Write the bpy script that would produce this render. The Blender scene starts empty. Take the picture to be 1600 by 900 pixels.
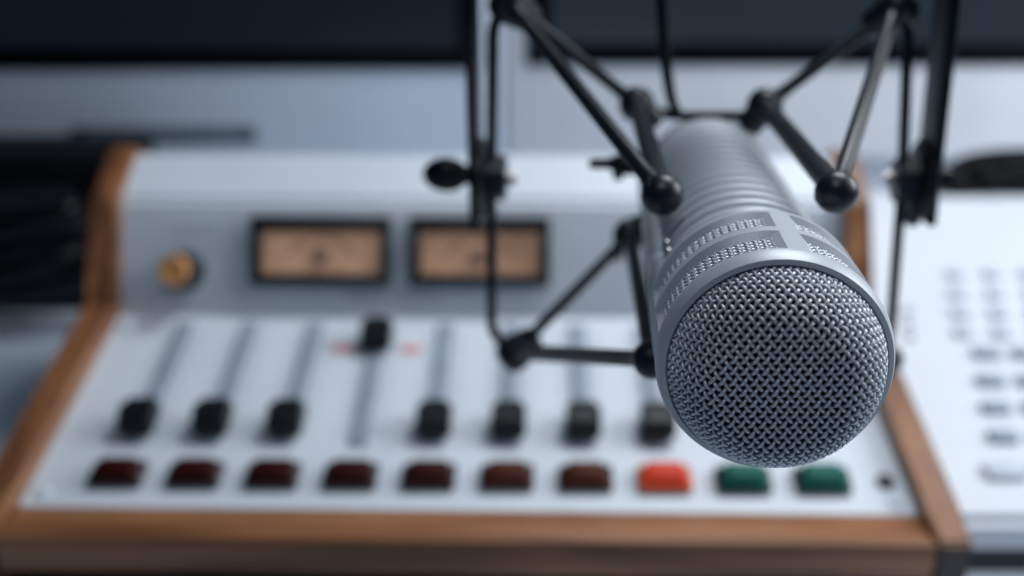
import bpy, bmesh, math, random
from mathutils import Vector, Matrix
random.seed(4)
R = math.radians
sc = bpy.context.scene
# ------------------------------------------------------------------ camera
F = 1600.0                      # focal length in pixels of a 1600 px wide picture
PITCH = R(20.87)
CAM_H = 0.304
cam_d = bpy.data.cameras.new('camera'); cam = bpy.data.objects.new('camera', cam_d)
sc.collection.objects.link(cam); sc.camera = cam
cam.location = (0, 0, CAM_H); cam.rotation_euler = (R(90) - PITCH, 0, 0)
cam_d.sensor_width = 36; cam_d.lens = 36 * F / 1600
cam_d.clip_start = 0.01; cam_d.clip_end = 50
cam_d.dof.use_dof = True; cam_d.dof.focus_distance = 0.234; cam_d.dof.aperture_fstop = 5.0
cam_d.dof.aperture_blades = 9
# ------------------------------------------------------------------ world and lamps
w = bpy.data.worlds.new('World'); sc.world = w; w.use_nodes = True
w.node_tree.nodes['Background'].inputs[0].default_value = (0.27, 0.48, 0.80, 1)
w.node_tree.nodes['Background'].inputs[1].default_value = 0.095
def area(name, loc, target, size, power, col, size_y=None):
    l = bpy.data.lights.new(name, 'AREA'); l.energy = power; l.color = col; l.size = size
    if size_y: l.shape = 'RECTANGLE'; l.size_y = size_y
    o = bpy.data.objects.new(name, l); sc.collection.objects.link(o); o.location = loc
    o.rotation_euler = (Vector(target) - Vector(loc)).to_track_quat('-Z', 'Y').to_euler()
    return o
area('window_light', (0.82, 0.46, 0.56), (0.15, 0.48, 0.08), 0.5, 7.0, (0.92, 0.96, 1.0), 0.45)
area('ceiling_light', (0.26, 0.62, 0.82), (0.06, 0.30, 0.2), 0.34, 4.4, (0.89, 0.945, 1.0), 0.26)
area('grille_fill', (-0.04, 0.06, 0.70), (0.06, 0.23, 0.25), 0.10, 0.55, (0.88, 0.94, 1.0), 0.10)  # added fill above the camera to brighten the grille, no known lamp
sc.view_settings.view_transform = 'Standard'; sc.view_settings.look = 'None'
sc.view_settings.exposure = 0.0; sc.view_settings.gamma = 1.0

# ------------------------------------------------------------------ helpers
cp, sp_ = math.cos(PITCH), math.sin(PITCH)
def at(px, py, d):
    x = (px - 800) / F * d; y = (450 - py) / F * d
    return Vector((x, d * cp + y * sp_, CAM_H - d * sp_ + y * cp))
def tag(o, label=None, cat=None, group=None, kind=None):
    if label: o['label'] = label
    if cat: o['category'] = cat
    if group: o['group'] = group
    if kind: o['kind'] = kind
    return o
def thing(name, label, cat, loc=(0, 0, 0), rz=0, group=None):
    o = bpy.data.objects.new(name, None); sc.collection.objects.link(o)
    o.location = loc; o.rotation_euler = (0, 0, rz); o.empty_display_size = 0.02
    return tag(o, label, cat, group)
def obj(name, bm, mat, parent=None, smooth=35, M=None):
    me = bpy.data.meshes.new(name)
    if M is not None: bm.transform(M)
    bmesh.ops.recalc_face_normals(bm, faces=bm.faces)
    bm.to_mesh(me); bm.free()
    if smooth:
        me.polygons.foreach_set('use_smooth', [True] * len(me.polygons))
        me.set_sharp_from_angle(angle=R(smooth))
    for m in (mat if isinstance(mat, (list, tuple)) else [mat]): me.materials.append(m)
    o = bpy.data.objects.new(name, me); sc.collection.objects.link(o)
    if parent: o.parent = parent
    return o
def box(bm, c, s, rot=None, bev=0, seg=2):
    g = bmesh.ops.create_cube(bm, size=1)
    vs = g['verts']
    for v in vs: v.co = Vector((v.co.x * s[0], v.co.y * s[1], v.co.z * s[2]))
    if bev:
        es = list({e for v in vs for e in v.link_edges})
        r = bmesh.ops.bevel(bm, geom=es, offset=bev, segments=seg, affect='EDGES', profile=0.5)
        vs = list({v for f in r['faces'] for v in f.verts} | {v for v in vs if v.is_valid})
    M = Matrix.Translation(Vector(c)) @ (rot.to_4x4() if rot is not None else Matrix())
    for v in vs: v.co = M @ v.co
    return vs
def BOX(c, s, rot=None, bev=0, seg=2):
    bm = bmesh.new(); box(bm, c, s, rot, bev, seg); return bm
def frame_of(t):
    t = t.normalized(); a = Vector((0, 0, 1)) if abs(t.z) < 0.9 else Vector((1, 0, 0))
    u = t.cross(a).normalized(); return u, t.cross(u).normalized()
def tube(bm, pts, rad, n=12, cap=True):
    """swept round tube, radius may vary per point"""
    pts = [Vector(p) for p in pts]; rings = []
    if not isinstance(rad, (list, tuple)): rad = [rad] * len(pts)
    u = None
    for i, p in enumerate(pts):
        t = (pts[min(i + 1, len(pts) - 1)] - pts[max(i - 1, 0)]).normalized()
        if u is None: u, v = frame_of(t)
        else:
            u = (u - t * u.dot(t)).normalized(); v = t.cross(u)
        rings.append([bm.verts.new(p + (u * math.cos(2 * math.pi * k / n) + v * math.sin(2 * math.pi * k / n)) * rad[i]) for k in range(n)])
    for a, b in zip(rings, rings[1:]):
        for k in range(n): bm.faces.new((a[k], a[(k + 1) % n], b[(k + 1) % n], b[k]))
    if cap: bm.faces.new(rings[0]); bm.faces.new(rings[-1])
def spline(ctrl, per=10):
    P = [Vector(c) for c in ctrl]; P = [P[0] * 2 - P[1]] + P + [P[-1] * 2 - P[-2]]; out = []
    for i in range(1, len(P) - 2):
        for k in range(per):
            t = k / per
            out.append(0.5 * (2 * P[i] + (P[i + 1] - P[i - 1]) * t + (2 * P[i - 1] - 5 * P[i] + 4 * P[i + 1] - P[i + 2]) * t * t + (3 * P[i] - P[i - 1] - 3 * P[i + 1] + P[i + 2]) * t ** 3))
    out.append(P[-2]); return out
def bent(pts, r, seg=7):
    """polyline with rounded corners"""
    pts = [Vector(p) for p in pts]; out = [pts[0]]
    for a, b, c in zip(pts, pts[1:], pts[2:]):
        p = b + (a - b).normalized() * r; q = b + (c - b).normalized() * r
        for k in range(seg + 1):
            t = k / seg; out.append(p * (1 - t) ** 2 + b * 2 * t * (1 - t) + q * t * t)
    out.append(pts[-1]); return out
def lathe(bm, prof, n=48, M=None, close=True):
    """prof: (axial, radius), turned about local Y"""
    rings = []
    for (y, r) in prof:
        rings.append([bm.verts.new((r * math.sin(2 * math.pi * k / n), y, r * math.cos(2 * math.pi * k / n))) for k in range(n)])
    for a, b in zip(rings, rings[1:]):
        for k in range(n): bm.faces.new((a[k], a[(k + 1) % n], b[(k + 1) % n], b[k]))
    if close:
        bm.faces.new(rings[0]); bm.faces.new(rings[-1])
    if M is not None:
        for r_ in rings:
            for v in r_: v.co = M @ v.co
def along(p, d):
    """matrix that puts local Y along d at p"""
    return Matrix.Translation(Vector(p)) @ Vector(d).to_track_quat('Y', 'Z').to_matrix().to_4x4()
def ball(bm, c, r, seg=28):
    bmesh.ops.create_uvsphere(bm, u_segments=seg, v_segments=seg // 2, radius=r, matrix=Matrix.Translation(Vector(c)))
def prism(bm, poly, x0, x1):
    """polygon in (y, z) extruded along x"""
    a = [bm.verts.new((x0, y, z)) for y, z in poly]; b = [bm.verts.new((x1, y, z)) for y, z in poly]
    bm.faces.new(a); bm.faces.new(b[::-1])
    for i in range(len(poly)): j = (i + 1) % len(poly); bm.faces.new((a[i], a[j], b[j], b[i]))

# ------------------------------------------------------------------ materials
def mat(name, col, rough=0.5, metal=0.0, var=0.08, scale=60.0, bump=0.0, bscale=900.0, coat=0.0, emit=None, es=0.0, spec=0.5):
    m = bpy.data.materials.new(name); m.use_nodes = True; nt = m.node_tree; b = nt.nodes['Principled BSDF']
    b.inputs['Roughness'].default_value = rough; b.inputs['Metallic'].default_value = metal
    b.inputs['Coat Weight'].default_value = coat; b.inputs['Specular IOR Level'].default_value = spec
    tc = nt.nodes.new('ShaderNodeTexCoord'); nz = nt.nodes.new('ShaderNodeTexNoise'); nz.inputs['Scale'].default_value = scale
    nz.inputs['Detail'].default_value = 4
    rp = nt.nodes.new('ShaderNodeValToRGB'); rp.color_ramp.elements[0].position = 0.3; rp.color_ramp.elements[1].position = 0.7
    rp.color_ramp.elements[0].color = (*[c * (1 - var) for c in col], 1); rp.color_ramp.elements[1].color = (*[min(1, c * (1 + var)) for c in col], 1)
    nt.links.new(tc.outputs['Object'], nz.inputs['Vector']); nt.links.new(nz.outputs['Fac'], rp.inputs['Fac']); nt.links.new(rp.outputs['Color'], b.inputs['Base Color'])
    if bump:
        n2 = nt.nodes.new('ShaderNodeTexNoise'); n2.inputs['Scale'].default_value = bscale; n2.inputs['Detail'].default_value = 3
        bp = nt.nodes.new('ShaderNodeBump'); bp.inputs['Strength'].default_value = bump; bp.inputs['Distance'].default_value = 0.0003
        nt.links.new(tc.outputs['Object'], n2.inputs['Vector']); nt.links.new(n2.outputs['Fac'], bp.inputs['Height']); nt.links.new(bp.outputs['Normal'], b.inputs['Normal'])
    if emit: b.inputs['Emission Color'].default_value = (*emit, 1); b.inputs['Emission Strength'].default_value = es
    return m
def wood(name, dark, mid, light, axis='X'):
    m = bpy.data.materials.new(name); m.use_nodes = True; nt = m.node_tree; b = nt.nodes['Principled BSDF']
    b.inputs['Roughness'].default_value = 0.42
    tc = nt.nodes.new('ShaderNodeTexCoord'); mp = nt.nodes.new('ShaderNodeMapping')
    s = {'X': (6, 75, 75), 'Y': (60, 6, 40)}[axis]; mp.inputs['Scale'].default_value = s
    nz = nt.nodes.new('ShaderNodeTexNoise'); nz.inputs['Scale'].default_value = 1.0; nz.inputs['Detail'].default_value = 6; nz.inputs['Distortion'].default_value = 0.6
    rp = nt.nodes.new('ShaderNodeValToRGB'); e = rp.color_ramp.elements
    e[0].position = 0.30; e[0].color = (*dark, 1); e[1].position = 0.72; e[1].color = (*light, 1)
    k = e.new(0.5); k.color = (*mid, 1)
    nt.links.new(tc.outputs['Object'], mp.inputs['Vector']); nt.links.new(mp.outputs['Vector'], nz.inputs['Vector'])
    nt.links.new(nz.outputs['Fac'], rp.inputs['Fac']); nt.links.new(rp.outputs['Color'], b.inputs['Base Color'])
    return m
M_mic = mat('mic_paint', (0.42, 0.455, 0.495), 0.42, 0.15, 0.04, 40, 0.12, 2600)
M_wire = mat('mesh_wire', (0.52, 0.555, 0.60), 0.38, 0.35, 0.05, 200)
M_foam = mat('black_foam', (0.006, 0.007, 0.009), 0.9, 0, 0.3, 500)
M_slot = mat('vent_dark', (0.03, 0.04, 0.055), 0.8)
M_steel = mat('bright_steel', (0.50, 0.46, 0.44), 0.3, 1.0)
M_black = mat('black_rubber', (0.0065, 0.009, 0.014), 0.38, 0, 0.2, 120, 0.15, 1500, spec=0.4)
M_strap = mat('black_enamel', (0.002, 0.003, 0.005), 0.36, 0, 0.2, 120, spec=0.25)
M_face = mat('console_face', (0.60, 0.65, 0.715), 0.45, 0.0, 0.03, 18)
M_white = mat('white_plastic', (0.61, 0.65, 0.71), 0.45, 0.0, 0.03, 18)
M_print = mat('grey_print', (0.22, 0.27, 0.36), 0.6)
M_pale = mat('pale_print', (0.46, 0.50, 0.58), 0.6)
M_red = mat('red_print', (0.62, 0.22, 0.20), 0.6)
M_track = mat('fader_track', (0.25, 0.295, 0.36), 0.6)
M_cap = mat('fader_cap_black', (0.004, 0.005, 0.007), 0.4, spec=0.3)
M_wood = wood('walnut_side', (0.08, 0.029, 0.011), (0.21, 0.082, 0.032), (0.36, 0.16, 0.068), 'Y')
M_wood2 = wood('walnut_rail', (0.11, 0.040, 0.015), (0.26, 0.105, 0.043), (0.42, 0.195, 0.086), 'X')
M_end = wood('walnut_end_shaded', (0.018, 0.010, 0.008), (0.03, 0.016, 0.012), (0.05, 0.026, 0.018), 'Y')  # dark end grain, with its shadow also put into the colour
M_bezel = mat('meter_bezel', (0.006, 0.007, 0.011), 0.4)
M_dial = mat('meter_dial', (0.55, 0.31, 0.19), 0.5, 0, 0.5, 38, emit=(1, 0.62, 0.42), es=0.12)
M_dialm = mat('dial_print', (0.26, 0.16, 0.12), 0.6)
M_bronze = mat('bronze', (0.85, 0.40, 0.14), 0.45, 0.6)
M_dred = mat('dark_red_lens', (0.030, 0.001, 0.001), 0.55, 0, 0.1, spec=0.15)
M_bred = mat('brown_red_lens', (0.060, 0.010, 0.004), 0.5, 0, 0.1, spec=0.15)
M_lit = mat('lit_red_lens', (0.50, 0.035, 0.012), 0.5, spec=0.2, emit=(1.0, 0.09, 0.03), es=0.12)
M_amber = mat('amber_halo_rim', (0.4, 0.12, 0.04), 0.4, emit=(1.0, 0.32, 0.12), es=0.07)  # halo around the lit lens, put into a glowing amber housing
M_green = mat('green_lens', (0.0, 0.10, 0.078), 0.5, spec=0.2)
M_house = mat('button_housing', (0.008, 0.010, 0.013), 0.4)
M_alu = mat('brushed_aluminium', (0.62, 0.70, 0.80), 0.42, 0.10, 0.03, 12)
M_glass = mat('screen_glass', (0.006, 0.008, 0.012), 0.3, emit=(0.35, 0.45, 0.75), es=0.006)
M_glass2 = mat('screen_glass_lit', (0.012, 0.016, 0.022), 0.25, emit=(0.45, 0.70, 1.0), es=0.013)
M_bord = mat('screen_border', (0.001, 0.001, 0.002), 0.5, spec=0.1)
M_label = mat('label_grey', (0.045, 0.07, 0.09), 0.6)
M_case = mat('black_case', (0.0015, 0.002, 0.0035), 0.55, spec=0.12)
M_cable = mat('black_cable', (0.004, 0.006, 0.009), 0.4, spec=0.4)
M_table = mat('table_laminate', (0.54, 0.62, 0.72), 0.4, 0, 0.05, 8)
M_wall = mat('wall_paint', (0.55, 0.60, 0.68), 0.8)
M_key = mat('grey_key', (0.26, 0.31, 0.39), 0.5)
M_key2 = mat('pale_key', (0.47, 0.52, 0.61), 0.5)

# ------------------------------------------------------------------ setting
bm = BOX((0, 0.9, -0.015), (3.2, 2.4, 0.03), bev=0.003)
tag(obj('tabletop', bm, M_table), kind='structure')
bm = BOX((0, 2.12, 0.6), (5, 0.04, 3.0))
tag(obj('wall', bm, M_wall), kind='structure')

# ------------------------------------------------------------------ mixing console
CX = -0.019
P0 = (0.4014, 0.042); SL = R(15.2); LEN = 0.1445
P1 = (P0[0] + LEN * math.cos(SL), P0[1] + LEN * math.sin(SL))
TV = R(21); VL = 0.0665
P2 = (P1[0] + VL * math.sin(TV), P1[1] + VL * math.cos(TV))
P3 = (P2[0] + 0.0333, P2[1] + 0.0192)
P4 = (P3[0] + 0.05, P3[1] - 0.022)
HL, HR = 0.2085, 0.2035; HW = HR
con = thing('mixing_console', 'broadcast mixing console with pale panel, eight faders and walnut cheeks behind the microphone', 'mixing console', (CX, P0[0], 0), R(-1.0))
Y0 = P0[0]
def L(p): return (p[0] - Y0, p[1])
l0, l1, l2, l3, l4 = map(L, (P0, P1, P2, P3, P4))
bm = bmesh.new(); prism(bm, [(l0[0], 0.012), l0, l1, (l1[0], 0.012)], -HL, HR)
obj('fader_panel', bm, M_face, con)
bm = bmesh.new(); prism(bm, [(l1[0] + 0.0004, 0.012), (l1[0] + 0.0004, l1[1]), l2, l3, l4, (l4[0], 0.012)], -HL, HR)
bmesh.ops.bevel(bm, geom=[e for e in bm.edges if abs(e.verts[0].co.y - e.verts[1].co.y) < 1e-6 and abs(e.verts[0].co.z - e.verts[1].co.z) < 1e-6 and e.verts[0].co.z > 0.1], offset=0.003, segments=4, affect='EDGES')
obj('meter_bridge', bm, M_face, con)
# walnut cheeks, proud of the panels
PR = 0.010
def cheek(x0, x1):
    bm = bmesh.new()
    poly = [(l0[0] - 0.025, 0.020), (l0[0] - 0.025, l0[1] + 0.002), (l0[0] - 0.002, l0[1] + PR), (l1[0] - 0.007, l1[1] + 0.009), (l2[0] - 0.007, l2[1] + 0.002), (l3[0] - 0.002, l3[1] + 0.005), (l4[0] + 0.003, l4[1] + 0.003), (l4[0] + 0.003, 0.004), (l0[0] - 0.02, 0.004), (l0[0] - 0.02, 0.020)]
    prism(bm, poly, x0, x1)
    bmesh.ops.bevel(bm, geom=list(bm.edges), offset=0.0015, segments=2, affect='EDGES')
    bmesh.ops.recalc_face_normals(bm, faces=bm.faces); bm.normal_update()
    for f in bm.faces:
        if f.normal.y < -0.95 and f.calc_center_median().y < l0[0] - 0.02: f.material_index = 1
    return obj('side_cheek', bm, [M_wood, M_end], con)
cheek(-HL - 0.0155, -HL - 0.0003); cheek(HR + 0.0003, HR + 0.0148)
bm = BOX(((HR - HL) / 2, l0[0] - 0.0129, l0[1] - 0.0085), (HR + HL + 0.0002, 0.0243, 0.019), bev=0.0022, seg=3)
obj('front_rail', bm, M_wood2, con)
bm = BOX((0, l0[0] - 0.008, 0.0125), (2 * HW - 0.002, 0.012, 0.021))
obj('plinth', bm, M_case, con)
rotS = Matrix.Rotation(SL, 3, 'X')
def onS(x, t, h=0.0):                     # on the sloped fader panel
    return Vector((x, l0[0] + t * math.cos(SL) - h * math.sin(SL), l0[1] + t * math.sin(SL) + h * math.cos(SL)))
rotV = Matrix.Rotation(R(90) - TV, 3, 'X')
def onV(x, t, h=0.0):                     # on the meter panel, t up, h outwards
    return Vector((x, l1[0] + t * math.sin(TV) - h * math.cos(TV), l1[1] + t * math.cos(TV) + h * math.sin(TV)))
XK = [-0.1868 + 0.03686 * k - CX for k in range(10)]
def capmesh():
    bm = bmesh.new()
    prof = [(-0.0106, 0.0), (-0.0094, 0.0108), (-0.0055, 0.0122), (0.0, 0.0110), (0.0055, 0.0122), (0.0094, 0.0108), (0.0106, 0.0)]
    prism(bm, prof, -0.0084, 0.0084)
    bmesh.ops.bevel(bm, geom=list(bm.edges), offset=0.0022, segments=3, affect='EDGES')
    return bm
capM = None; trackM = None; scaleM = None
for k in range(8):
    p = onS(XK[k], 0.0884, 0.0006)
    bm = BOX((0, 0, 0), (0.0100, 0.0975, 0.0010), bev=0.0004)
    tr = obj('fader_track', bm, M_track, con, M=Matrix.Translation(p) @ rotS.to_4x4())
    tr.data.materials[0] = M_track
    # printed scale beside the track
    bm = bmesh.new()
    for i in range(15):
        for sx in (-1, 1):
            box(bm, (sx * 0.0085, -0.039 + i * 0.0056, 0.0003), (0.0045 if i % 3 else 0.006, 0.0005, 0.0005))
    obj('fader_scale', bm, M_pale, con, smooth=0, M=Matrix.Translation(onS(XK[k], 0.0884)) @ rotS.to_4x4())
    t = 0.1204 if k == 3 else 0.0535
    o = obj('fader_knob', capmesh(), M_cap, con, M=Matrix.Translation(onS(XK[k], t, 0.0012)) @ rotS.to_4x4())
    bm = BOX((0, 0, 0), (0.0085, 0.0008, 0.0006))
    if k == 3:
        for sx in (-1, 1):
            bm2 = BOX((0, 0, 0), (0.012, 0.0055, 0.0006), bev=0.0002)
            obj('red_mark', bm2, M_red, con, M=Matrix.Translation(onS(XK[k] + sx * 0.0185, 0.115, 0.0004)) @ rotS.to_4x4())
    obj('cap_line', bm, M_pale, o, M=Matrix.Translation(onS(XK[k], t, 0.0122)) @ rotS.to_4x4())
def button(x, lens, rim):
    T = Matrix.Translation(onS(x, 0.0187, 0)) @ rotS.to_4x4()
    bm = bmesh.new(); vs = box(bm, (0, 0, 0.0025), (0.0255, 0.0145, 0.005), bev=0.0012)
    for v in vs:
        if v.co.z > 0.004: v.co.x *= 0.90; v.co.y = v.co.y * 0.86
    h = obj('push_button', bm, rim, con, M=T)
    bm = bmesh.new(); vs = box(bm, (0, -0.0004, 0.0050), (0.0242, 0.0138, 0.0072), bev=0.0030, seg=4)
    for v in vs:
        if v.co.z > 0.005: v.co.x *= 0.86; v.co.y = 0.001 + v.co.y * 0.85
        if v.co.y > 0.002: v.co.x *= 0.88
    obj('lens', bm, lens, h, M=T)
    return h
for k in range(10):
    if k < 5: b = button(XK[k], M_dred, M_house)
    elif k < 7: b = button(XK[k], M_bred, M_house)
    elif k == 7: b = button(XK[k], M_lit, M_amber); b['label'] = 'lit red push button'
    else: b = button(XK[k], M_green, M_house); b['label'] = 'green push button'
T = Matrix.Translation(onS(0.194, 0.0195, 0)) @ rotS.to_4x4() @ Matrix.Rotation(R(90), 4, 'X')
bm = bmesh.new(); lathe(bm, [(0, 0.0042), (0.002, 0.0040), (0.0025, 0.0030), (0.0025, 0.0018), (0.001, 0.0016)], 24)
obj('jack_socket', bm, M_house, con, M=T)
for (x, t) in ((-HL + 0.0085, 0.0085), (-HL + 0.008, 0.132), (HW - 0.0085, 0.0085), (HW - 0.008, 0.132)):
    bm = bmesh.new(); lathe(bm, [(0, 0.0035), (0.001, 0.0033), (0.0016, 0.002), (0.0017, 0.0005)], 20)
    obj('panel_screw', bm, M_alu, con, M=Matrix.Translation(onS(x, t, 0)) @ rotS.to_4x4() @ Matrix.Rotation(R(90), 4, 'X'))
# meters
def meter(x):
    T = Matrix.Translation(onV(x, 0.0375, 0)) @ rotV.to_4x4()
    bm = bmesh.new(); W, H = 0.0800, 0.0390; b = 0.0062; b2 = 0.0085
    box(bm, (0, H / 2 - b2 / 2, 0.0035), (W, b2, 0.007), bev=0.001); box(bm, (0, -H / 2 + b / 2, 0.0035), (W, b, 0.007), bev=0.001)
    for sx in (-1, 1): box(bm, (sx * (W / 2 - b / 2), (b - b2) / 2, 0.0034), (b, H - b - b2 + 0.001, 0.0068), bev=0.001)
    m = obj('vu_meter', bm, M_bezel, con, M=T)
    obj('dial', BOX((0, 0, 0.0008), (W - 0.008, H - 0.008, 0.0012)), M_dial, m, M=T)
    bm = bmesh.new(); arc = [(0.024 * math.sin(R(a)), -0.020 + 0.027 * math.cos(R(a)), 0.0019) for a in range(-50, 51, 5)]
    tube(bm, arc, 0.0004, 6)
    for a in range(-50, 51, 10):
        p = Vector((0.024 * math.sin(R(a)), -0.020 + 0.027 * math.cos(R(a)), 0.0019)); q = p + Vector((0.09 * p.x, 0.0022, 0))
        tube(bm, [p, q], 0.0003, 5)
    obj('dial_scale', bm, M_dialm, m, M=T)
    bm = bmesh.new(); tube(bm, [(0.002, -0.011, 0.003), (-0.015, 0.008, 0.003)], 0.00035, 6)
    obj('needle', bm, M_dialm, m, M=T)
    bm = bmesh.new(); lathe(bm, [(0.0014, 0.0046), (0.003, 0.0044), (0.0035, 0.003)], 28)
    obj('needle_hub', bm, M_dialm, m, M=T @ Matrix.Translation((0, -0.003, 0)) @ Matrix.Rotation(R(90), 4, 'X'))
    return m
dV = 0.5868
meter((496 - 800) * dV / F - CX); meter((743 - 800) * dV / F - CX)
T = Matrix.Translation(onV((281 - 800) * dV / F - CX, 0.0255, 0)) @ rotV.to_4x4() @ Matrix.Rotation(R(90), 4, 'X')
bm = bmesh.new(); lathe(bm, [(0, 0.0115), (0.003, 0.0110), (0.004, 0.0095), (0.018, 0.0088)], 40)
kn = obj('rotary_knob', bm, M_house, con, M=T)
bm = bmesh.new(); lathe(bm, [(0.0180, 0.0088), (0.0200, 0.0085), (0.0208, 0.0072), (0.0203, 0.0050), (0.0203, 0.001)], 40)
obj('knob_cap', bm, M_bronze, kn, M=T)
def print_row(name, fn, rot, x, t, wid, hgt, m, seed, parent):
    rnd = random.Random(seed); bm = bmesh.new(); c = -wid / 2
    while c < wid / 2:
        lw = hgt * rnd.uniform(0.45, 0.8)
        box(bm, (c + lw / 2, 0, 0.0002), (lw, hgt * rnd.uniform(0.7, 1.0), 0.0004)); c += lw + hgt * 0.28
    return obj(name, bm, m, parent, smooth=0, M=Matrix.Translation(fn(x, t)) @ rot.to_4x4())
print_row('printed_caption', onV, rotV, (298 - 800) * dV / F - CX, 0.0500, 0.026, 0.0024, M_pale, 1, con)
print_row('printed_caption', onV, rotV, (610 - 800) * dV / F - CX, 0.0110, 0.052, 0.0030, M_pale, 2, con)

# ------------------------------------------------------------------ monitors behind
def monitor(x0, x1, zb, y, glass, label, alum, ch):
    """front face at y; zb = bottom of the chin; screen starts 0.066 above"""
    cx = (x0 + x1) / 2; W = x1 - x0
    t = thing('computer_monitor', label, 'monitor', (cx, y, 0.0), 0, 'monitors standing behind the console')
    H = 0.46
    bm = BOX((0, 0.012, zb + H / 2), (W, 0.024, H), bev=0.004, seg=3)
    obj('housing', bm, alum, t)
    bm = BOX((0, -0.0015, zb + ch + (H - ch - 0.012) / 2), (W - 0.036, 0.004, H - ch - 0.012), bev=0.0008)
    obj('screen_border', bm, M_bord, t)
    bm = BOX((0, -0.0040, zb + ch + 0.018 + (H - ch - 0.048) / 2), (W - 0.076, 0.0012, H - ch - 0.048))
    obj('screen', bm, glass, t)
    bm = bmesh.new(); box(bm, (0, 0.05, zb / 2 + 0.02), (0.16, 0.012, zb + 0.05), bev=0.002)
    box(bm, (0, 0.03, 0.004), (0.2, 0.16, 0.008), bev=0.002)
    obj('stand', bm, alum, t)
    return t
M_alu_lit = mat('lit_aluminium', (0.82, 0.85, 0.90), 0.45, 0.15, 0.03, 12)  # same aluminium, lighter: window light put into the right monitor's colour
mY = 0.87
def atY(px, py, Y):
    d0 = at(px, py, 1.0); k = Y / d0.y; return Vector((d0.x * k, Y, CAM_H + (d0.z - CAM_H) * k))
zb = atY(400, 248, mY).z; zc = atY(400, 108, mY).z - zb; zd = atY(1100, 101, mY).z - zb
xs = atY(787, 60, mY).x
mL = monitor(xs - 0.72, xs - 0.001, zb, mY, M_glass, 'silver framed monitor with near-black screen on the left, above the walnut cheek', M_alu, zc)
mR = monitor(xs + 0.001, xs + 0.74, zb, mY, M_glass2, 'silver framed monitor with slate-grey screen directly behind the microphone', M_alu_lit, zd)
pl = atY(257, 210, mY)
bm = BOX((pl.x - mL.location.x, -0.0008, pl.z), (0.158, 0.0016, 0.0130), bev=0.0005)
np_ = obj('nameplate', bm, M_label, mL)
rnd = random.Random(8); bm = bmesh.new(); c = -0.066
while c < 0.062:
    lw = rnd.uniform(0.003, 0.006); box(bm, (pl.x - mL.location.x + c + lw / 2, -0.0018, pl.z), (lw, 0.0006, 0.0045)); c += lw + 0.0018
obj('lettering', bm, M_print, np_, smooth=0)

# ------------------------------------------------------------------ black case and cables at the left
c0 = atY(40, 480, 0.93)
t = thing('equipment_case', 'black equipment case left of the console beneath the dark-screened monitor', 'case', (-0.50, 0.747, 0))
bm = BOX((0, 0.05, 0.060), (0.40, 0.10, 0.120), bev=0.006, seg=3); obj('shell', bm, M_case, t)
bm = BOX((0.0, -0.003, 0.06), (0.35, 0.006, 0.09), bev=0.002); obj('front_panel', bm, M_bord, t)
cb = thing('cable_coil', 'loose coil of black cable lying before the black case at far left', 'cable', (-0.44, 0.712, 0))
bm = bmesh.new(); pts = []; rc = random.Random(3); NL = 6
for i in range(NL * 24):
    a = i / 24 * 2 * math.pi; k = i / 24
    pts.append(((0.135 + 0.012 * math.sin(k * 2.1)) * math.cos(a), 0.022 * math.sin(a) - 0.004 * (k % 2), 0.018 + 0.0135 * k + 0.016 * math.cos(a) + 0.005 * math.sin(3 * a + k)))
tube(bm, spline(pts, 2), 0.0055, 10); obj('cable', bm, M_cable, cb)

# ------------------------------------------------------------------ telephone console at the right
DX = 0.209; DY = 0.4117; DZ = 0.030; DS = R(14)
ph = thing('desk_phone', 'white desk phone with rows of keys right of the console', 'desk phone', (DX, DY, 0))
DL = 0.312; DW = 0.30
bm = bmesh.new()
prism(bm, [(0, 0.010), (0, DZ), (DL * math.cos(DS), DZ + DL * math.sin(DS)), (DL * math.cos(DS) + 0.02, DZ + DL * math.sin(DS) - 0.012), (DL * math.cos(DS) + 0.02, 0.010)], 0, DW)
bmesh.ops.bevel(bm, geom=list(bm.edges), offset=0.004, segments=3, affect='EDGES')
obj('body', bm, M_white, ph)
obj('shadow_base', BOX((DW / 2, DL / 2, 0.0055), (DW - 0.006, DL - 0.004, 0.011)), M_house, ph)  # black strip stands in for the shadow gap under the body
rotD = Matrix.Rotation(DS, 3, 'X')
def onD(x, tt, h=0): return Vector((x, tt * math.cos(DS) - h * math.sin(DS), DZ + tt * math.sin(DS) + h * math.cos(DS)))
def hitD(px, py):
    dr = at(px, py, 1.0) - cam.location
    # plane z = DZ + tan(DS)*(y-DY)
    k = (DZ - CAM_H - math.tan(DS) * DY) / (dr.z - math.tan(DS) * dr.y); p = cam.location + dr * k
    return p.x - DX, (p.y - DY) / math.cos(DS)
def key(px, py, wx, wy, m, name='key'):
    x, tt = hitD(px, py)
    bm = BOX((0, 0, 0.0015), (wx, wy, 0.004), bev=0.0008)
    return obj(name, bm, m, ph, M=Matrix.Translation(onD(x, tt)) @ rotD.to_4x4())
for j, (py, x0) in enumerate(((555, 1540), (598, 1547), (640, 1555), (685, 1566))):
    for i in range(3): key(x0 + i * (61 + 2 * j), py, 0.0145, 0.0080, M_key)
for j, py in enumerate((432, 462, 492, 522)):
    for i in range(3): key(1492 + j * 4 + i * (57 + j), py, 0.009, 0.008, M_key2)
for py in (488, 508, 528): key(1417 + (py - 488) * 0.12, py, 0.005, 0.004, M_key2)
for i in range(3): key(1568 + i * 75, 740, 0.019, 0.010, M_key2)
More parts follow.
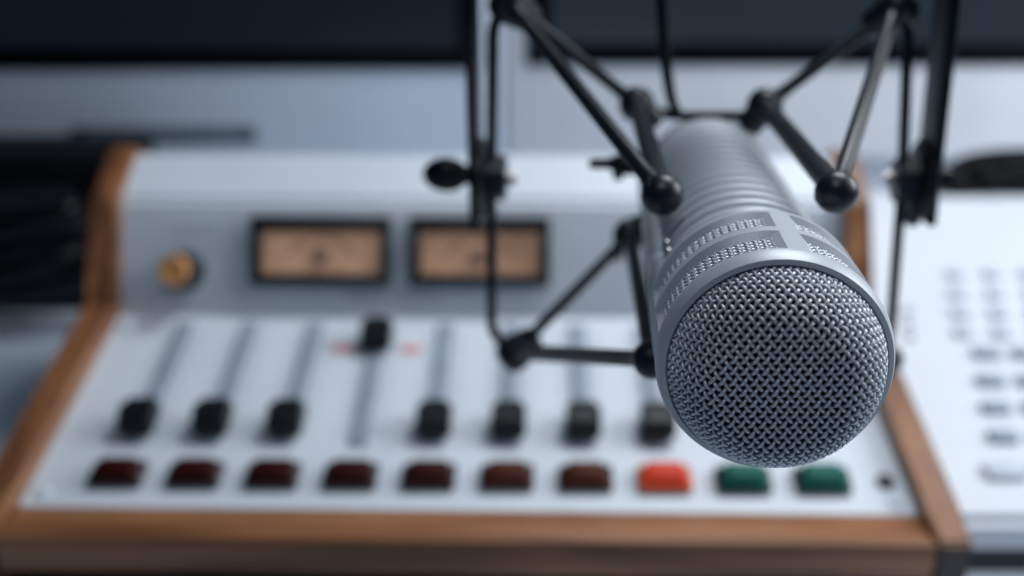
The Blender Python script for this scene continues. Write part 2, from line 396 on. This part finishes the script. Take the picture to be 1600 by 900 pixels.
# black cables bunched behind the phone
def cpt(px, py, Y): return atY(px, py, Y)
q0 = cpt(1560, 285, 0.725)
hs = thing('cable_bundle', 'thick black cables bunched between the white desk phone and the slate-grey monitor', 'cables', q0)
for rad, pts in ((0.0085, [(1440, 292, .72), (1478, 278, .725), (1515, 258, .73), (1570, 250, .73), (1640, 250, .73), (1760, 262, .74)]),
                 (0.0085, [(1455, 290, .715), (1500, 290, .715), (1560, 283, .715), (1640, 286, .715), (1760, 280, .72)]),
                 (0.0065, [(1528, 262, .715), (1545, 280, .71), (1580, 268, .712), (1640, 262, .715), (1760, 275, .72)]),
                 (0.0075, [(1530, 274, .735), (1580, 270, .735), (1640, 272, .735), (1760, 290, .735)])):
    bm = bmesh.new(); tube(bm, spline([cpt(*p) - q0 for p in pts], 10), rad, 16); obj('cable', bm, M_case, hs)

# ------------------------------------------------------------------ microphone
C0 = at(1212, 573, 0.2347); YAW = R(-4.57)
RB = 0.0273                                  # head radius
mic = thing('microphone', 'grey broadcast microphone with woven wire mesh head held in the black cradle', 'microphone', C0, YAW)
# local: x right, y back along the axis, z up; front rim at y = 0
# --- dome of woven wire
Rin = 0.0240
def hdome(r):
    if r < 0.0138: return 0.0136 - 0.0005 * (r / 0.0138) ** 2
    k = min(1.0, (r - 0.0138) / (Rin - 0.0138)); return 0.0131 * max(0.0, 1 - k ** 1.7) ** 0.62 
prof = []; s = 0; pr, phh = 0, hdome(0)
for i in range(1, 1201):
    r = Rin * i / 1200; h = hdome(r); s += math.hypot(r - pr, h - phh); prof.append((s, r, h)); pr, phh = r, h
for i in range(1, 20):                         # tuck under the rim
    s += 0.0002; prof.append((s, Rin, phh - 0.0002 * i))
Smax = prof[-1][0]
import bisect
keys = [p[0] for p in prof]
def dome(u, v, off):
    s = math.hypot(u, v)
    if s < 1e-9: return Vector((0, -hdome(0) - off, 0))
    i = min(len(prof) - 2, max(0, bisect.bisect_left(keys, s) - 1))
    a, b = prof[i], prof[i + 1]; k = (s - a[0]) / (b[0] - a[0]) if b[0] > a[0] else 0
    r = a[1] + (b[1] - a[1]) * k; h = a[2] + (b[2] - a[2]) * k
    dr, dh = b[1] - a[1], b[2] - a[2]; n = math.hypot(dr, dh); nr, nh = -dh / n, dr / n
    return Vector(((r + nr * off) * u / s, -(h + nh * off), (r + nr * off) * v / s))
PW = 0.00166; WR = 0.00040; AMP = 0.00038
def weave(bm, fn, inside, n, ang, jitter=0.00006):
    ca, sa = math.cos(ang), math.sin(ang); rnd = random.Random(5)
    for fam in (0, 1):
        for j in range(-n, n + 1):
            pts = []; runs = []
            step = 5; jit = rnd.uniform(-1, 1) * jitter
            for i in range(-n * step, n * step + 1):
                tt = i / step * PW; c = j * PW + jit
                a, b = (tt, c) if fam == 0 else (c, tt)
                sgn = 1 if (j % 2 == 0) else -1
                if fam == 1: sgn = -sgn
                ph_ = math.cos(math.pi * tt / PW); ph_ = max(-1, min(1, ph_ * 1.25))
                u, v = (a * ca - b * sa) * 0.96, (a * sa + b * ca) * 1.10
                if inside(u, v): pts.append(fn(u, v, AMP * sgn * ph_))
                elif len(pts) > 0: runs.append(pts); pts = []
            if pts: runs.append(pts)
            for p in runs:
                if len(p) > 4: tube(bm, p, WR, 6)
bm = bmesh.new(); weave(bm, dome, lambda u, v: math.hypot(u, v) < Smax - 0.0002, 30, R(45 + 2))
obj('front_grille', bm, M_wire, mic, smooth=80)
bm = bmesh.new()
lathe(bm, [(-(hdome(0) - 0.0016), 0.0001)] + [(-max(hdome(r) - 0.0016, -0.001), max(0.0001, r - 0.001)) for r in [Rin * i / 30 for i in range(1, 31)]] + [(0.006, Rin - 0.001)], 64, close=False)
obj('foam_lining', bm, M_foam, mic)
# --- slotted basket
BAR = [R(7 + 90 * k) for k in range(4)]       # azimuth from up, clockwise seen from the front
RINN = RB - 0.0017                                 # inner face of the openings
def cyl(az, y, r): return Vector((r * math.sin(az), y, r * math.cos(az)))
bm = bmesh.new()
def ringstrip(y0, r0, y1, r1, n=192):
    a = [bm.verts.new(cyl(2 * math.pi * k / n, y0, r0)) for k in range(n)]; b = [bm.verts.new(cyl(2 * math.pi * k / n, y1, r1)) for k in range(n)]
    for k in range(n): bm.faces.new((a[k], a[(k + 1) % n], b[(k + 1) % n], b[k]))
# rim, rounded
RIMP = [(0.0040, 0.0244), (0.0012, 0.0244), (-0.0002, 0.0246), (-0.0008, 0.0251), (-0.0004, 0.0262), (0.0010, 0.0268), (0.0026, 0.02715), (0.0034, RB), (0.0042, RB)]
for a, b in zip(RIMP, RIMP[1:]): ringstrip(a[0], a[1], b[0], b[1])
S1 = (0.0042, 0.0172); S2 = (0.0205, 0.0325)
ringstrip(S1[1], RB, S2[0], RB); ringstrip(S2[1], RB, 0.0345, RB); ringstrip(0.0345, RB, 0.0353, RB - 0.0010); ringstrip(0.0353, RB - 0.0010, 0.0355, 0.0228)
hb = 0.0024 / RB                                # half bar, radians
for (ya, yb) in (S1, S2):
    for q in range(4):
        az0, az1 = BAR[q] + hb, BAR[q] + R(90) - hb
        # solid bar
        n = 4; aL, aR = BAR[q] - hb, BAR[q] + hb
        for k in range(n):
            u0, u1 = aL + (aR - aL) * k / n, aL + (aR - aL) * (k + 1) / n
            bm.faces.new([bm.verts.new(c) for c in (cyl(u0, ya, RB), cyl(u1, ya, RB), cyl(u1, yb, RB), cyl(u0, yb, RB))])
        N = 40; ins = 0.0034 / RB; iy0, iy1 = ya + 0.0004, yb - 0.0018
        i0, i1 = az0 + ins, az1 - ins
        o = [(az0 + (az1 - az0) * k / N) for k in range(N + 1)]; ii = [(i0 + (i1 - i0) * k / N) for k in range(N + 1)]
        V = lambda az, y, r: bm.verts.new(cyl(az, y, r))
        for k in range(N):
            bm.faces.new((V(o[k], ya, RB), V(o[k + 1], ya, RB), V(ii[k + 1], iy0, RB - 0.0020), V(ii[k], iy0, RB - 0.0020)))
            bm.faces.new((V(o[k], yb, RB), V(o[k + 1], yb, RB), V(ii[k + 1], iy1, RB - 0.0020), V(ii[k], iy1, RB - 0.0020)))
            bm.faces.new((V(ii[k], iy0, RB - 0.0020), V(ii[k + 1], iy0, RB - 0.0020), V(ii[k + 1], iy0, RB - 0.0034), V(ii[k], iy0, RB - 0.0034)))
            bm.faces.new((V(ii[k], iy1, RB - 0.0020), V(ii[k + 1], iy1, RB - 0.0020), V(ii[k + 1], iy1, RB - 0.0034), V(ii[k], iy1, RB - 0.0034)))
        for (ao, ai) in ((az0, i0), (az1, i1)):
            bm.faces.new((V(ao, ya, RB), V(ao, yb, RB), V(ai, iy1, RB - 0.0020), V(ai, iy0, RB - 0.0020)))
            bm.faces.new((V(ai, iy0, RB - 0.0020), V(ai, iy1, RB - 0.0020), V(ai, iy1, RB - 0.0034), V(ai, iy0, RB - 0.0034)))
bmesh.ops.remove_doubles(bm, verts=bm.verts, dist=1e-6)
obj('slotted_head', bm, M_mic, mic, smooth=28)
bm = bmesh.new(); RC = RB - 0.0010 - WR - AMP
circ = 2 * math.pi * RC
nw = round(1.15 * circ / (PW * math.sqrt(2))); WS = 0.00034; 
for fam in (1, -1):
    for j in range(nw):
        pts = []
        for i in range(0, 5 * 22):
            tt = i / 5 * PW; v = 0.0050 + tt / math.sqrt(2) * 1.0 * math.sqrt(2) * 0.9
            if v > 0.0305: break
            if 0.0152 < v < 0.0207:
                if len(pts) > 3: tube(bm, pts, WS, 6)
                pts = []; continue
            u = j * circ / nw + fam * (v - 0.0050)
            sgn = (1 if j % 2 == 0 else -1) * fam
            # crossings happen every half spacing along the axis
            ph_ = math.cos(2 * math.pi * (v - 0.0050) / (circ / nw) ) * fam
            az = u / RC; pts.append(cyl(az, v, RC + AMP * ph_))
        if len(pts) > 3: tube(bm, pts, WS, 6)
obj('side_mesh', bm, M_wire, mic, smooth=80)
bm = bmesh.new(); lathe(bm, [(0.004, RB - 0.0042), (0.034, RB - 0.0042)], 64, close=False); obj('side_lining', bm, M_foam, mic)
# --- ribbed body
RBY = 0.0240; BL_ = 0.172
pf = [(0.0340, RBY - 0.001), (0.0360, RBY - 0.0002)]
y = 0.0370; PIT = 0.0080; nrib = 15; grooves = []
for i in range(nrib):
    for k in range(24):
        ph_ = k / 24
        e_ = lambda a, b, x: max(0.0, min(1.0, (x - a) / (b - a))) ** 2 * (3 - 2 * max(0.0, min(1.0, (x - a) / (b - a))))
        d = -0.0004 * (2 * ph_ / 0.6 - 1) ** 2 if ph_ < 0.6 else -0.0004 - 0.0024 * (e_(0.6, 0.72, ph_) - e_(0.86, 1.0, ph_))
        pf.append((y + ph_ * PIT, RBY + 0.0004 + d - 0.0004 * (i / nrib)))
    grooves.append(y + 0.79 * PIT); y += PIT
pf += [(y + 0.002, RBY - 0.0003), (BL_ - 0.003, RBY - 0.0004), (BL_ - 0.001, RBY - 0.0012), (BL_, RBY - 0.0030), (BL_ + 0.0001, 0.009), (BL_ + 0.012, 0.0088), (BL_ + 0.0125, 0.002)]
bm = bmesh.new(); lathe(bm, pf, 128); obj('ribbed_body', bm, M_mic, mic, smooth=50)
bm = bmesh.new()
for i in (0, 1, 2):
    for q in range(4):
        for m_ in range(9):
            a = R(-74 + 90 * q) + R(64) * (m_ + (i % 2) * 0.35) / 9
            n = 5; aw = R(5.2); r0 = RBY - 0.00235; yw = 0.00075; yc = grooves[i]
            for s_ in range(n):
                a0, a1 = a + aw * s_ / n, a + aw * (s_ + 1) / n
                vv = [[bm.verts.new(cyl(aa, yy, rr)) for rr in (r0 - 0.001, r0) for yy in (yc - yw, yc + yw)] for aa in (a0, a1)]
                A, B = vv
                for f in ((A[2], A[3], B[3], B[2]), (A[0], A[1], A[3], A[2]), (B[0], B[1], B[3], B[2]), (A[0], A[2], B[2], B[0]), (A[1], A[3], B[3], B[1])): bm.faces.new(f)
obj('vent_slots', bm, M_slot, mic, smooth=0)
# --- smooth flank spines with screws
for side in (-1, 1):
    az = R(-84) if side < 0 else R(96)
    bm = bmesh.new(); N = 26; prof_az = [(-17, -0.0010), (-13, 0.0016), (-8, 0.0034), (0, 0.0038), (8, 0.0034), (13, 0.0016), (17, -0.0010)]
    rows = []
    for i in range(N + 1):
        yy = 0.0350 + (BL_ - 0.012 - 0.035) * i / N; sc_ = 1.0 if i < N * 0.55 else 1 - 0.5 * (i / N - 0.55) / 0.45
        rows.append([bm.verts.new(cyl(az + R(a) * sc_, yy, RBY - 0.0014 * i / N + h * (1 if 0 < i < N else 0.1))) for a, h in prof_az])
    for a, b in zip(rows, rows[1:]):
        for k in range(len(a) - 1): bm.faces.new((a[k], a[k + 1], b[k + 1], b[k]))
    sp = obj('flank_spine', bm, M_mic, mic, smooth=40)
    for yy in (0.042, 0.051, 0.058):
        bm = bmesh.new(); A2 = az + R(18)
        lathe(bm, [(0, 0.0013), (0.0008, 0.0012), (0.0012, 0.0007), (0.0013, 0.0002)], 16)
        obj('screw', bm, M_steel, sp, M=along(cyl(A2, yy, RBY - 0.0002), cyl(A2, 0, 1)))

# ------------------------------------------------------------------ cradle (shock mount)
cr = thing('shock_mount', 'black cradle of rods and ball joints suspending the grey microphone from its yoke', 'shock mount', C0, YAW)
Minv = (Matrix.Translation(C0) @ Matrix.Rotation(YAW, 4, 'Z')).inverted()
def loc(px, py, y):
    a = Minv @ cam.location; b = Minv @ at(px, py, 1.0); return a + (b - a) * ((y - a.y) / (b.y - a.y))
g = 0.0243; yf, yr = 0.0547, 0.165
front = {'TL': Vector((-g, yf, g)), 'TR': Vector((g, yf, g)), 'BL': Vector((-g, yf, -g)), 'BR': Vector((g, yf, -g))}
DH = 0.168
rear = {'TL': loc(995, 163, yr), 'TR': loc(1195, 165, yr), 'BL': loc(984, 368, yr), 'BR': loc(1205, 372, yr)}
front['TL'] = loc(1035, 304, yf); front['TR'] = loc(1307, 300, yf)
hub = {'TL': loc(797, 6, DH), 'TR': loc(1398, 14, DH), 'BL': loc(805, 550, DH), 'BR': loc(1378, 560, DH)}
def strut(name, p, q, r0, r1, fl0=1.5, fl1=1.5, gap0=0.004, gap1=0.004, m=M_black):
    d = (q - p); Ln = d.length; u = d / Ln; pts, rr = [], []
    for i in range(25):
        k = i / 24; pts.append(p + d * k); b = r0 + (r1 - r0) * k
        e0 = max(0, 1 - k * Ln / 0.012); e1 = max(0, 1 - (1 - k) * Ln / 0.012)
        rr.append(b * (1 + (fl0 - 1) * e0 ** 1.5 + (fl1 - 1) * e1 ** 1.5))
    bm = bmesh.new(); tube(bm, pts, rr, 16); return obj(name, bm, m, cr)
def joint(name, c, r, axis):
    bm = bmesh.new(); axis = axis.normalized()
    # ball with a parting seam turned about `axis`
    pr_ = [(-r * math.cos(a), r * math.sin(a)) for a in [R(4 + 172 * i / 30) for i in range(31)]]
    pr_ = [(y_, rad * (1.0 if abs(y_) > r * 0.085 else 0.985)) for y_, rad in pr_]
    lathe(bm, pr_, 36, along(c, axis))
    lathe(bm, [(-0.00025, r * 0.99), (-0.0002, r * 1.025), (0.0002, r * 1.025), (0.00025, r * 0.99)], 36, along(c, axis))
    return obj(name, bm, M_black, cr, smooth=50)
for k in ('TL', 'TR', 'BL', 'BR'):
    sx = -1 if k[1] == 'L' else 1; sz = 1 if k[0] == 'T' else -1
    joint('ball_joint', front[k], 0.0058, Vector((0.75 * sx * -1, -0.25, 0.7)) if sz > 0 and sx < 0 else Vector((-0.45 * sx, -0.3, 1)))
    joint('ball_joint', rear[k], 0.0067, Vector((sx, 0, sz)))
    strut('long_bar', front[k], rear[k], 0.0032 if sz > 0 else 0.0026, 0.0034 if sz > 0 else 0.0028, 1.25, 1.2)
    strut('tie_rod', hub[k], front[k], 0.0035 if k == 'BL' else 0.0026, 0.0024, 1.6, 1.6)
    strut('tie_rod', hub[k], rear[k], 0.0024, 0.0022, 1.6, 1.5)
    bm = bmesh.new(); c = hub[k]; ax = Vector((sx, -0.35, sz * 0.8)).normalized()
    lathe(bm, [(-0.0118, 0.003), (-0.0110, 0.0052), (-0.005, 0.0068), (-0.0008, 0.0080), (0.0030, 0.0080), (0.0055, 0.0068), (0.0072, 0.0044), (0.0074, 0.001)], 8, along(c, ax) )
    bmesh.ops.bevel(bm, geom=list(bm.edges), offset=0.0006, segments=2, affect='EDGES')
    obj('corner_hub', bm, M_black, cr, smooth=40)
# clamp pads between bars and body
for k in ('TL', 'TR', 'BL', 'BR'):
    c = rear[k].copy(); tgt = Vector((0, c.y, 0)); u = (tgt - c).normalized()
    bm = bmesh.new(); lathe(bm, [(0.0, 0.0055), (0.006, 0.0052), (0.0105, 0.0046)], 20, along(c, u)); obj('clamp_pad', bm, M_black, cr)
# frame wires left and right
def wire(name, pts, r, rb, m=M_strap):
    bm = bmesh.new(); tube(bm, bent(pts, rb), r, 14); return obj(name, bm, m, cr)
wire('side_wire', [hub['TL'], loc(770, 30, DH), loc(768, 280, DH), loc(768, 522, DH), hub['BL']], 0.0021, 0.006)
wire('side_wire', [hub['TR'], loc(1419, 40, DH), loc(1410, 280, DH), loc(1391, 525, DH), hub['BR']], 0.0020, 0.006)
wire('cross_wire', [rear['TL'], loc(1050, 181, yr + 0.004), loc(1170, 181, yr + 0.004), rear['TR']], 0.0019, 0.004)
wire('cross_wire', [rear['BL'], loc(1050, 400, yr + 0.012), loc(1150, 400, yr + 0.012), rear['BR']], 0.0014, 0.004)
bm = bmesh.new(); tube(bm, spline([loc(1040, -430, yr + 0.012), loc(1033, -120, yr + 0.006), loc(1037, 60, yr + 0.004), loc(1048, 150, yr + 0.004), loc(1060, 178, yr + 0.004)], 8), [0.0027 - 0.0009 * i / 32 for i in range(33)], 14); obj('hanger_rod', bm, M_strap, cr)
# yoke: flat strap bent to a U
def strap(name, path, wd, th, m=M_strap):
    """path in the xz plane of the cradle; wd along y, th in plane"""
    bm = bmesh.new(); rings = []
    for i, p in enumerate(path):
        t_ = (path[min(i + 1, len(path) - 1)] - path[max(0, i - 1)]).normalized(); n_ = Vector((t_.z, 0, -t_.x)).normalized(); Y = Vector((0, 1, 0))
        w_ = wd[i] if isinstance(wd, list) else wd
        rings.append([bm.verts.new(p + n_ * a * th / 2 + Y * b * w_ / 2) for a, b in ((-1, -.86), (-.6, -1), (.6, -1), (1, -.86), (1, .86), (.6, 1), (-.6, 1), (-1, .86))])
    for a, b in zip(rings, rings[1:]):
        for k in range(8): bm.faces.new((a[k], a[(k + 1) % 8], b[(k + 1) % 8], b[k]))
    bm.faces.new(rings[0]); bm.faces.new(rings[-1]); return obj(name, bm, m, cr, smooth=50)
yk = [loc(745, 350, DH), loc(744, 300, DH), loc(741, 200, DH), loc(739, 100, DH), loc(737, 0, DH), loc(737, -220, DH), loc(737, -300, DH), loc(1505, -300, DH), loc(1500, -220, DH), loc(1480, 0, DH), loc(1471, 90, DH), loc(1461, 180, DH), loc(1449, 290, DH), loc(1444, 340, DH)]
ym = yk[1].y; yk = [Vector((p.x, ym, p.z)) for p in yk]
path = bent(yk[:7] + yk[7:], 0.004, 5); yo = strap('yoke', path, 0.022, 0.0035)
bm = bmesh.new(); top = (yk[6] + yk[7]) / 2
lathe(bm, [(0, 0.009), (0.012, 0.009), (0.014, 0.007), (0.05, 0.007)], 32, along(top, Vector((0, 0, 1)))); obj('stud', bm, M_strap, cr)
# pivots
def pivot(px, py, s, sgn):
    c = loc(px, py, DH); c.y = ym; X = Vector((sgn, 0, 0))      # X points towards the microphone
    bm = bmesh.new(); lathe(bm, [(-0.0040, 0.0140), (-0.0032, 0.0155), (-0.0010, 0.0155), (0.0, 0.0140)], 36, along(c, X)); wsh = obj('pivot_washer', bm, M_strap, cr)
    bm = bmesh.new(); lathe(bm, [(0.0002, 0.0085), (0.0005, 0.0092), (0.0075, 0.0092), (0.0085, 0.0080)], 6, along(c, X)); obj('clamp_block', bm, M_black, cr, smooth=20)
    bm = bmesh.new(); lathe(bm, [(0.0070, 0.0030), (0.0100, 0.0030), (0.0102, 0.0032), (0.0112, 0.0030), (0.0114, 0.0016), (0.0124, 0.0014)], 16, along(c, X)); obj('pivot_screw', bm, M_steel, cr)
    return c, X
c, X = pivot(758, 278, 1, 1)
# thumb paddle outside the left arm
bm = bmesh.new()
pp = loc(697, 273, DH); pp.y = ym
ball(bm, (0, 0, 0), 1.0, 32); bmesh.ops.scale(bm, vec=(0.0092, 0.0040, 0.0068), verts=bm.verts); bmesh.ops.translate(bm, vec=pp, verts=bm.verts)
tube(bm, [pp, pp + Vector((0.006, 0, 0)), loc(748, 272, DH) * 1.0], [0.0048, 0.0036, 0.0040], 20)
obj('thumbscrew', bm, M_strap, cr)
c, X = pivot(1432, 280, 1, -1)
bm = bmesh.new(); pr_ = loc(1500, 283, DH); pr_.y = ym
tube(bm, [c - X * 0.004 + Vector((0,0,0)), c - X * 0.012], [0.0045, 0.0045], 20); ball(bm, c - X * 0.002 + Vector((0, 0.012, 0)), 0.004)
obj('thumbscrew', bm, M_strap, cr)
bm = bmesh.new(); c2 = loc(1427, 318, DH); c2.y = ym
lathe(bm, [(-0.002, 0.0075), (-0.0012, 0.0088), (0.0012, 0.0088), (0.002, 0.0075)], 32, along(c2, X)); obj('strap_tongue', bm, M_black, cr)
# small wing screw on the rear clamp
bm = bmesh.new(); a_ = loc(920, 256, .15); b_ = loc(975, 256, .15)
tube(bm, [a_, a_ + (b_ - a_) * 0.1, b_ + (a_ - b_) * 0.45, b_ + (a_ - b_) * 0.3, b_, loc(1003, 262, .15)], [0.0013, 0.0019, 0.0019, 0.0030, 0.0042, 0.0030], 16)
box(bm, loc(966, 268, .15), (0.004, 0.004, 0.006), bev=0.001)
obj('wing_screw', bm, M_strap, cr)
bm = bmesh.new(); tube(bm, [loc(945, 412, yr), loc(960, 402, yr), loc(975, 398, yr)], [0.0012, 0.0026, 0.0026], 14); obj('clamp_screw', bm, M_steel, cr)
